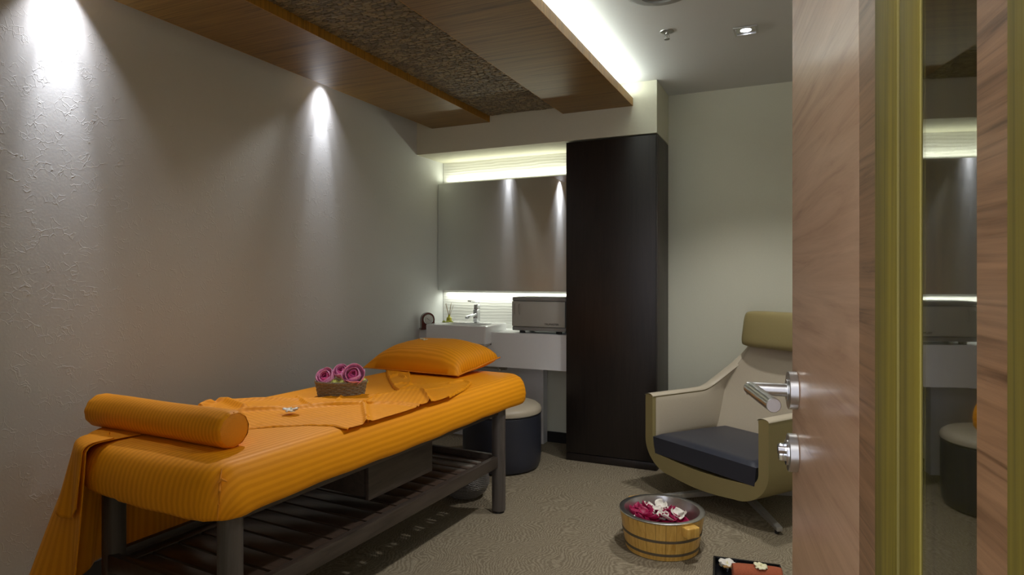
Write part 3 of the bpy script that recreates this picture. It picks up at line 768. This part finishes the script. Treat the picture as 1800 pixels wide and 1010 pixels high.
b.grid(flap, 24, 30, uvfn=lambda u, v: ((.8+.2*u)*LT, v*.3))
hs = b.build('hanging_sheet', M['orange'], None, ang=80, loc=B0, rz=BR)
mod_solid(hs, .003, 1); tag(hs, 'orange satin sheet hanging down in folds over the near left corner of the massage table', 'sheet')

# flower basket on the bed
bk = thing('flower_basket', 'oval grey-brown woven basket of pink roses, in the middle of the massage table', 'basket', (-2.065, 2.49, TZ+.001), math.radians(24))
b = MB()
a_, c_ = .110, .074
def bp(ang, z, o_=0): k_ = 1+.12*(z/.07) + o_; return Vector(((a_*k_)*math.cos(ang), (c_*k_)*math.sin(ang), z))
nst = 32
b.grid(lambda u, v: bp(u*2*PI, v*.066, -.05), 64, 6, cu=True)
for r_ in range(7):
    z = .005+r_*.009
    b.tube([bp(k_*2*PI/160, z, (.025*math.sin(k_*PI*nst/160+PI*(r_ % 2)))) for k_ in range(161)], .0046, 6, cap=False)
b.lathe([(0, .004), (.9, .004)], 48, a_, c_)
b.build('woven_body', M['wicker'], bk)
b = MB()
for k_ in range(nst): b.tube([bp(k_*2*PI/nst, 0.0, .0), bp(k_*2*PI/nst, .066, .0)], .0034, 5)
b.build('stakes', M['wicker'], bk)
b = MB(); 
for q in range(3): b.tube([bp(k_*2*PI/80, .070+.004*math.sin(k_*PI/2+q*2.1), .01+.02*math.cos(k_*PI/2+q*2.1)) for k_ in range(81)], .005, 6, cap=False)
b.build('braided_rim', M['wicker'], bk)
MB().lathe([(0, .052), (.98, .052), (1.0, .045), (0, .040)], 40, a_, c_).build('filling', M['lime'], bk)
def petal_mesh(sz, curl, cup):
    b = MB()
    def f(u, v):
        x = (2*u-1); wv = math.sin(PI*min(1, .10+v*.74))**.6*(1 if v < .7 else (1-((v-.7)/.3)**3*.55))
        X = x*sz*.62*wv; Y = v*sz; Z = cup*(x*x)*sz*.35+curl*sz*(v**3)*.45
        return Vector((X, -Z, Y))
    b.grid(f, 8, 8); return b
def rose_petal(R, span, top, flare):
    b = MB()
    def f(u, v):
        k_ = 2*u-1; ph = k_*span/2*(.55+.45*math.sin(PI*min(.62, .12+v*.55)/1.0)); tb = math.radians(165)
        tt_ = math.radians(top)+.30*abs(k_)**3
        th_ = tb+(tt_-tb)*v; r = R*(1+flare*v**4); return Vector((r*math.sin(th_)*math.sin(ph), -r*math.sin(th_)*math.cos(ph), r*math.cos(th_)*1.15+R))
    b.grid(f, 10, 8); return b
def rose_make(X, Y, Z, sz, label, tilt, m1, m2, group='roses in the basket'):
    t = thing('rose', label, 'flower', (X, Y, Z), 0, group); t.rotation_euler = tilt
    for n_, R_k, span, top, fl, m_ in ((2, .12, 3.4, 18, 0, m2), (3, .20, 2.8, 26, .02, m2), (3, .28, 2.5, 36, .05, m2), (4, .37, 2.1, 48, .12, m1), (5, .46, 1.9, 62, .25, m1)):
        for k_ in range(n_):
            q = rose_petal(sz*R_k, span, top, fl); q.b.transform(Matrix.Rotation(k_*2*PI/n_+n_*1.3+random.uniform(-.2, .2), 4, 'Z') @ Matrix.Translation((0, 0, -sz*R_k*.9+sz*.42)) @ Matrix.Rotation(random.uniform(-.08, .08), 4, 'X'))
            mod_solid(q.build('petal', m_, t, ang=80), .0012)
    return t
def bk2w(x, y): a = math.radians(24); return (-2.065+x*math.cos(a)-y*math.sin(a), 2.49+x*math.sin(a)+y*math.cos(a))
X, Y = bk2w(-.060, .014); rose_make(X, Y, TZ+.068, .084, 'pink rose at the left end of the woven basket', (.9, -.25, .3), M['pink'], M['deeppink'])
X, Y = bk2w(.000, .030); rose_make(X, Y, TZ+.094, .070, 'smaller deep pink rose in the middle of the basket', (.8, .1, .3), M['pink'], M['deeppink'])
X, Y = bk2w(.066, .006); rose_make(X, Y, TZ+.082, .098, 'largest open pink rose at the right end of the basket', (1.0, .15, .45), M['pink'], M['deeppink'])
for i, (x, y) in enumerate(((-.022, -.035), (.018, -.036), (.105, .01))):
    X, Y = bk2w(x, y); blossom(X, Y, TZ+.062, .024, M['lime'], 'blossom', ('pale green blossom between the left and middle roses in the basket', 'pale green blossom below the largest rose in the basket', 'pale green blossom at the right tip of the woven basket')[i], 'flower', 'green blossoms in the basket', petals=22)
# small white orchids on the bed, the pillow
def orchid(X, Y, Z, sz, label, rx_=.3, rz=0, mat='cream'):
    t = thing('orchid_flower', label, 'flower', (X, Y, Z), rz)
    b = MB()
    for k_ in range(5):
        q = petal_mesh(sz*random.uniform(.85, 1.1), .5, .6); q.b.transform(Matrix.Rotation(k_*2*PI/5, 4, 'Z') @ Matrix.Rotation(1.15+random.uniform(-.3, .1), 4, 'X')); b.join(q.b)
    mod_solid(b.build('petals', M[mat], t, ang=80), .0012)
    MB().lathe([(0, 0), (.16*sz, .05*sz), (.1*sz, .35*sz), (0, .45*sz)], 10).build('flower_centre', M['cream'], t)
    MB().tube([(0, 0, .002), (.3*sz, -.5*sz, .004), (.4*sz, -1.0*sz, .001)], .0012, 6).build('stem', M['lime'], t)
    return t
d_ = Vector((0, 0, 0))
def worldpx(px, py, z):
    d = (1.35-z)*1104/(py-485); l = (px-900)/1104*d
    return (-math.sin(YAW)*d+math.cos(YAW)*l, math.cos(YAW)*d+math.sin(YAW)*l)
X, Y = worldpx(512, 722, TZ+.02); orchid(X, Y, TZ+.024, .032, 'small white orchid bloom lying on the folded sheet near the bolster', rz=.5, mat='whitep')
orchid(-2.16, 3.40, TZ+.189, .026, 'pair of tiny cream blossoms on top of the orange pillow', rz=1)

# ------------------------------------------------------------------ ottoman
t = thing('ottoman', 'round ottoman with navy sides and beige padded top, behind the massage table', 'stool', (-1.925, 4.06, 0))
MB().lathe([(0, .004), (.24, .004), (.262, .012), (.275, .04), (.28, .10), (.281, .30), (.279, .378), (.272, .387), (0, .387)], 64).build('body', M['navy'], t)
MB().lathe([(0, .388), (.274, .388), (.281, .394), (.283, .410), (.277, .428), (.255, .445), (.20, .457), (.10, .464), (0, .466)], 64).build('seat_pad', M['leather'], t)
MB().lathe([(.277, .384), (.283, .388), (.277, .392)], 64).build('piping', M['black'], t)

# woven bowl with petals below the far end
t = thing('woven_bowl', 'dark silvery woven bowl on the carpet under the far end of the massage table', 'bowl', (-1.86, 3.40, 0))
b = MB(); pr_ = [(.05, .003), (.09, .010), (.125, .04), (.143, .08), (.145, .11), (.135, .145), (.122, .160)]
def rp(z):
    for (r0, z0), (r1, z1) in zip(pr_, pr_[1:]):
        if z0 <= z <= z1: return r0+(r1-r0)*(z-z0)/(z1-z0)
    return pr_[0][0]
b.lathe([(0, .003)]+[(r-.004, z) for r, z in pr_]+[(.112, .158), (.13, .10), (.10, .03), (0, .02)], 48)
for r_ in range(26):
    z = .006+r_*.006; b.tube([Vector(((rp(z)+.0018*math.sin(k_*PI*.5+PI*(r_ % 2)))*math.cos(k_*2*PI/96), (rp(z)+.0018*math.sin(k_*PI*.5+PI*(r_ % 2)))*math.sin(k_*2*PI/96), z)) for k_ in range(97)], .003, 5, cap=False)
b.build('woven_body', M['bowlw'], t)
MB().lathe([(.110, .158), (.118, .166), (.126, .158)], 48).build('rim', M['bowlw'], t)

def petal_lump(mat):
    q = petal_mesh(.044, random.uniform(.1, .6), random.uniform(.5, 1.1)); return q.mesh('petal', mat, True, 80)
PM = [petal_lump(M['magenta']) for _ in range(4)]; PW = [petal_lump(M['whitep']) for _ in range(4)]; PK = [petal_lump(M['pink']) for _ in range(2)]
def scatter(cx, cy, z0, rad, n_, mes, name, label, group, zr_=.03, sc=1, dome=.0):
    for k_ in range(n_):
        r = rad*math.sqrt(random.random()); a = random.uniform(0, 2*PI)
        me = random.choice(mes); o = bpy.data.objects.new(name, me); C.objects.link(o)
        o.location = (cx+r*math.cos(a), cy+r*math.sin(a), z0+zr_*random.random()+dome*(1-(r/rad)**2)); s_ = sc*random.uniform(.8, 1.25); o.scale = (s_, s_, s_)
        o.rotation_euler = (random.uniform(-2.0, -1.0), random.uniform(-.5, .5), random.uniform(0, 6.28))
        m_ = o.modifiers.new('s', 'SOLIDIFY'); m_.thickness = .001
        tag(o, label, 'petal', group)
scatter(-1.86, 3.40, .135, .085, 14, PK, 'rose_petal', 'pink rose petal in the woven bowl under the massage table', 'pink petals in the woven bowl', .02)
scatter(-1.86, 3.40, .115, .085, 12, PM, 'rose_petal', 'dark red rose petal in the woven bowl under the massage table', 'dark petals in the woven bowl', .02)

# ------------------------------------------------------------------ wooden foot bath
bx_, by_ = -.62, 3.175
t = thing('foot_bath_bucket', 'round pine stave foot bath with grey hoops and a steel liner, on the carpet', 'bucket', (bx_, by_, 0), math.radians(10))
def rb(z): return .178+.028*(z/.18)
nsv = 26
for k_ in range(nsv):
    a0, a1 = k_*2*PI/nsv+.004, (k_+1)*2*PI/nsv-.004; b = MB(); vs = []
    for z in (.002, .180):
        for rr in (rb(z), rb(z)-.016):
            for i in range(4): a = a0+(a1-a0)*i/3; vs.append(b.b.verts.new((rr*math.cos(a), rr*math.sin(a), z)))
    q = lambda l, o_, i: vs[l*8+o_*4+i]
    for i in range(3):
        for F in ((q(0, 0, i), q(0, 0, i+1), q(1, 0, i+1), q(1, 0, i)), (q(0, 1, i+1), q(0, 1, i), q(1, 1, i), q(1, 1, i+1)), (q(1, 0, i), q(1, 0, i+1), q(1, 1, i+1), q(1, 1, i)), (q(0, 0, i+1), q(0, 0, i), q(0, 1, i), q(0, 1, i+1))): b.b.faces.new(F)
    b.b.faces.new((q(0, 0, 0), q(1, 0, 0), q(1, 1, 0), q(0, 1, 0))); b.b.faces.new((q(0, 0, 3), q(0, 1, 3), q(1, 1, 3), q(1, 0, 3)))
    b.build('stave', M['pine'], t, ang=30)
MB().lathe([(0, .006), (.162, .006), (.162, .016), (0, .016)], 40).build('base', M['pine'], t)
for z in (.030, .096): MB().lathe([(rb(z-.006)-.001, z-.006), (rb(z)+.002, z-.006), (rb(z)+.003, z+.006), (rb(z+.006)-.001, z+.006)], 64).build('hoop', M['band'], t)
ln = MB().lathe([(0, .040), (.12, .042), (.155, .07), (.178, .150), (.186, .182), (.208, .183), (.209, .187), (.205, .189), (.184, .187), (.174, .150), (.150, .072), (.118, .046), (0, .044)], 64).build('steel_liner', M['steel'], t)
for a in (-42, 138):
    a = math.radians(a-10); c = Vector((math.cos(a), math.sin(a), 0)); tt = Vector((-c.y, c.x, 0))
    b = MB(); Mh = Matrix(((tt.x, c.x, 0, c.x*.222), (tt.y, c.y, 0, c.y*.222), (0, 0, 1, .152), (0, 0, 0, 1)))
    b.box((0, 0, 0), (.072, .045, .048), .006, 3, M=Mh); b.build('handle_block', M['pine'], t)
scatter(bx_-.01, by_, .122, .115, 56, PM, 'rose_petal', 'magenta rose petal heaped in the steel liner of the foot bath', 'magenta petals in the foot bath', .018, 1.15, .022)
scatter(bx_-.01, by_, .128, .110, 15, PW, 'rose_petal', 'white rose petal heaped in the steel liner of the foot bath', 'white petals in the foot bath', .018, 1.15, .022)
MB().lathe([(0, .10), (.155, .10), (.157, .112), (.10, .128), (0, .136)], 40).build('petal_bed', M['magenta'], t)['kind'] = 'stuff'

# ------------------------------------------------------------------ tray, towel, blossoms
tx, ty = -.200, 2.945
TR = math.radians(6)
t = thing('serving_tray', 'black lacquered rectangular tray on the carpet at the bottom edge', 'tray', (tx, ty, 0), TR)
MB().box((0, 0, .005), (.29, .30, .008), .002).build('tray_base', M['tray'], t)
for c, d in (((0, .146, .020), (.29, .010, .036)), ((0, -.146, .020), (.29, .010, .036)), ((-.141, 0, .020), (.010, .282, .036)), ((.141, 0, .020), (.010, .282, .036))): MB().box(c, d, .002).build('tray_rim', M['tray'], t)
def trw(x, y): return (tx+x*math.cos(TR)-y*math.sin(TR), ty+x*math.sin(TR)+y*math.cos(TR))
X, Y = trw(-.005, .0)
tw = thing('rolled_towel', 'terracotta towel rolled up on the black tray', 'towel', (X+.045, Y-.03, .054), TR+.10)
b = MB(); NS = 90
def sp(u): a = u*2*PI*3.3; r = .010+.036*(a/(2*PI*3.3)); return r, a
for half in (0,):
    def roll(u, v):
        r, a = sp(u); s = (v-.5)*.20; e = 1-.10*abs(2*v-1)**6; return Vector((s, r*e*math.cos(-a+2.4)*1.05, r*e*math.sin(-a+2.4)*.88))
    b.grid(roll, NS, 24)
ob_ = b.build('towel_roll', M['towel'], tw, ang=80); mod_solid(ob_, .007, 0)
orchid(X+.06, Y-.03, .098, .030, 'cream blossom with a stem resting on the rolled terracotta towel', rz=2.2)
X, Y = trw(-.085, .085)
dsh = thing('glass_dish', 'small clear dish in the corner of the black tray', 'dish', (X, Y, .0095))
MB().lathe([(0, 0), (.022, 0), (.036, .022), (.034, .023), (.020, .004), (0, .004)], 32).build('dish_body', M['chrome'], dsh)
orchid(X, Y, .034, .036, 'white frangipani bloom resting on the small dish in the tray', rz=.4, mat='whitep')
tr_ = thing('wooden_spatula', 'small pale wooden spatula lying across the dish on the tray', 'spatula', (X+.012, Y-.03, .036), .5)
MB().box((0, 0, .002), (.055, .020, .004), .001).build('blade', M['reed'], tr_)

# ------------------------------------------------------------------ armchair
fwd = Vector((-.565, -.825)); CH = Vector((-.505, 3.715))
rzC = math.atan2(-.565, .825)      # local +x = chair's image-right side, local +y = towards the back
ch = thing('armchair', 'cream leather swivel armchair with navy seat cushion and headrest, partly behind the door', 'armchair', (CH.x, CH.y, 0), rzC)
def topz(t_):      # arm height along the depth (t_ 0 front .. 1 back)
    return .597+.33*(max(0, t_-.55)/.45)**2.1
DEP = .76
def halfw(t_, z):
    w = .45-.01*t_
    k_ = sm01((z-.58)/.34); w = w*(1-k_)+.275*k_
    return w
TH = .062
def bz(t_): return .145-.01*math.sin(PI*t_)+.07*sm01((t_-.6)/.4)
def usec(t_, off, ztop, zbot, n=15):
    """right half section, from the arm top down to the centre line"""
    pts = []; w = lambda z: halfw(t_, z)-off
    rc = .19 if off == 0 else .07
    zt_ = ztop
    zs = zbot+rc
    for i in range(n): z = zt_+(zs-zt_)*i/(n-1); pts.append((w(z)-.07*sm01((.52-z)/.30)*0, z))
    w0 = w(zs)
    for i in range(1, n+1):
        a = PI/2*i/n; pts.append((w0-rc*1.15*(1-math.cos(a)), zs-rc*math.sin(a)))
    xe = pts[-1][0]
    for i in range(1, 8): pts.append((xe*(1-i/7), zbot-.018*math.sin(PI/2*i/7)))
    return pts
NT = 40
def shellM():
    b = MB(); secs = []
    for k_ in range(NT+1):
        t_ = k_/NT; y = DEP*t_
        o_ = usec(t_, 0, topz(t_), bz(t_)); i_ = usec(t_, TH, topz(t_), bz(t_)+.105)
        # rounded rim between outer and inner
        rim = []
        for j in range(1, 6):
            a = PI*j/6; mx_ = (o_[0][0]+i_[0][0])/2; rim.append((mx_-(TH/2)*math.cos(PI-a)*-1 if False else mx_+(TH/2)*math.cos(a), topz(t_)+.014*math.sin(a)))
        half = o_[::-1]+rim+i_          # centre bottom outer -> arm top -> inner -> centre
        inset = .0
        # soften front lip
        secs.append((y, half))
    lean = lambda y, z: y+max(0, z-.45)*.10*(y/DEP)
    def ringv(y, half, sh=0):
        R = [(x, z) for x, z in half]; Lh = [(-x, z) for x, z in half[::-1]]
        loop = R+Lh[1:-1] if abs(half[0][0]) < 1e-6 else R+Lh
        return [b.b.verts.new((x, lean(y, z)-sh, z)) for x, z in loop]
    rows = [ringv(y, h) for y, h in secs]
    n_ = len(rows[0])
    for r0, r1 in zip(rows, rows[1:]):
        for i in range(n_): j = (i+1) % n_; b.b.faces.new((r0[i], r0[j], r1[j], r1[i]))
    H = len(secs[0][1])
    # front and rear edge faces: connect outer to inner in strips
    for row, flip in ((rows[0], 0), (rows[-1], 1)):
        no = 15+15+7; rimn = 5
        # indices: 0..no-1 outer from centre to top, then rim, then inner top..centre
        loop = row; 
        def half_strip(idx):
            o_ = idx[:no]; r_ = idx[no:no+rimn]; i_ = idx[no+rimn:][::-1]   # inner from centre to top
            for a_ in range(no-1): 
                try: b.b.faces.new((loop[o_[a_]], loop[o_[a_+1]], loop[i_[a_+1]], loop[i_[a_]]))
                except ValueError: pass
            try: b.b.faces.new([loop[o_[-1]]]+[loop[q_] for q_ in r_]+[loop[i_[-1]]])
            except ValueError: pass
        half_strip(list(range(H)))
        half_strip([0]+[n_-k2 for k2 in range(1, H-1)]+[H-1])
    return b
sb = shellM()
se = [e for e in sb.b.edges if len(e.link_faces) == 2 and all(abs(v.co.y) < 1e-4+0*v.co.z or v.co.y < .001 for v in e.verts) and e.calc_face_angle(0) > 1.0]
sb.build('shell', M['leather_d'], ch, ang=50)
# inner lining (paler leather on the inside of arms) as a thin pad
def lining(sgn):
    b = MB()
    def f(u, v):
        t_ = .035+u*.93; tz = topz(t_)-.006; z = .34+(tz-.34)*v; puff = .012*math.sin(PI*v)**.5*math.sin(PI*u)**.3 if 0 < u < 1 and 0 < v < 1 else 0
        x = halfw(t_, z)-TH-.002-puff; y = DEP*t_; y += max(0, z-.45)*.10*t_
        return Vector((sgn*x, y, z))
    b.grid(f, 40, 16); return b
for s in (-1, 1): lining(s).build('inner_arm_panel', M['leather'], ch, ang=80)
# arm top pads
for s in (-1, 1):
    b = MB()
    def f(u, v):
        t_ = u; a = PI*v; z0_ = topz(t_); x = halfw(t_, z0_)-TH/2+(TH/2+.004)*math.cos(a); z = z0_+.002+.016*math.sin(a)
        if u == 0: z -= .0
        y = DEP*t_-(.003 if u == 0 else 0); y += max(0, z0_-.45)*.10*t_; return Vector((s*x, y, z))
    b.grid(f, 48, 10); b.build('arm_top', M['leather'], ch, ang=80)
# backrest (inside) and outer back
def backf(y_off, wi, zlo, zhi, sgn=1):
    def f(u, v):
        z = zlo+(zhi-zlo)*v; k_ = 2*u-1; w_ = (halfw(1, z)-wi)
        y = .60+.16*v+.0*z+.045*(k_*k_)*-1*(1-v*.5)+y_off; return Vector((k_*w_, y, z))
    return f
b = MB(); b.grid(backf(0, TH*.75, .30, .965), 24, 24); o = b.build('back_cushion', M['leather'], ch, ang=80); mod_solid(o, .10, 1)
b = MB(); b.grid(backf(.085, .0, .25, .955), 24, 24); o = b.build('back_shell', M['leather_d'], ch, ang=80); mod_solid(o, .03, 1)
# headrest
b = MB()
def hd(u, v):
    a = u*2*PI; e = 4; cx = abs(math.cos(a))**(2/e)*math.copysign(1, math.cos(a)); sx_ = abs(math.sin(a))**(2/e)*math.copysign(1, math.sin(a))
    x = (2*v-1); ed = (1-abs(x)**6)**.4 if abs(x) < 1 else 0
    return Vector((x*.265, .715+cx*.058*(.35+.65*ed)-.0+.02*sx_, 1.005+sx_*.118*(.72+.28*ed)))
b.grid(hd, 40, 28, cu=True)
bmesh.ops.holes_fill(b.b, edges=b.b.edges, sides=0)
b.build('headrest', M['leather_d'], ch, ang=80)
# seat cushion
b = MB()
def cush(u, v):
    x = (2*u-1)*(.378-.055*v); y = -.004+v*.60; return x, y
def ct(u, v):
    x, y = cush(u, v); e = min(u, 1-u, v, 1-v); return Vector((x, y, .372-.004*v-.020*(1-sm01(e/.05))+.010*math.sin(PI*u)*math.sin(PI*v)))
def cb(u, v):
    x, y = cush(u, v); e = min(u, 1-u, v, 1-v); k_ = .96
    return Vector((x*k_, y+.002, .240+.012*(1-sm01(e/.06))))
b.grid(ct, 40, 30); b.grid(cb, 40, 30)
n1 = 41*31
b.b.verts.ensure_lookup_table(); V = b.b.verts
def vi(g, i, j): return V[g*n1+i*31+j]
per = [(i, 0) for i in range(40)]+[(40, j) for j in range(30)]+[(i, 30) for i in range(40, 0, -1)]+[(0, j) for j in range(30, 0, -1)]
for a_, c_ in zip(per, per[1:]+per[:1]):
    b.b.faces.new((vi(0, *a_), vi(0, *c_), vi(1, *c_), vi(1, *a_)))
b.build('seat_cushion', M['navy'], ch, ang=50)
# pedestal
px_, py_ = 0, .34
MB().cyl((px_, py_, .062), (px_, py_, .150), .032, bev=.003).build('pedestal', M['alu'], ch)
MB().lathe([(0, .135), (.12, .135), (.14, .15), (0, .16)], 32, M=Matrix.Translation((px_, py_, 0))).build('swivel_plate', M['black'], ch)
for k_ in range(4):
    wa = math.radians(-62.8+90*k_)-rzC; b = MB(); L = .50
    Ml = Matrix.Translation((px_, py_, 0)) @ Matrix.Rotation(wa, 4, 'Z')
    sec = lambda s: (.024-.006*s, .020-.008*s, .072-.040*s)
    pr2 = []
    for s in (0, .25, .5, .75, 1):
        hw_, hh, zc_ = sec(s); pr2.append([b.b.verts.new(Ml @ Vector((s*L, sx_*hw_*c__, zc_+sz_*hh))) for sx_, sz_, c__ in ((-1, -1, .8), (1, -1, .8), (1, 1, 1), (-1, 1, 1))])
    for r0, r1 in zip(pr2, pr2[1:]):
        for i in range(4): j = (i+1) % 4; b.b.faces.new((r0[i], r0[j], r1[j], r1[i]))
    b.b.faces.new(pr2[0][::-1]); b.b.faces.new(pr2[-1])
    bmesh.ops.bevel(b.b, geom=b.b.edges[:], offset=.003, segments=2, affect='EDGES')
    lg = b.build('star_leg', M['alu'], ch)
    MB().cyl(Ml @ Vector((L-.03, 0, 0)), Ml @ Vector((L-.03, 0, .022)), .012).build('glide', M['black'], lg)
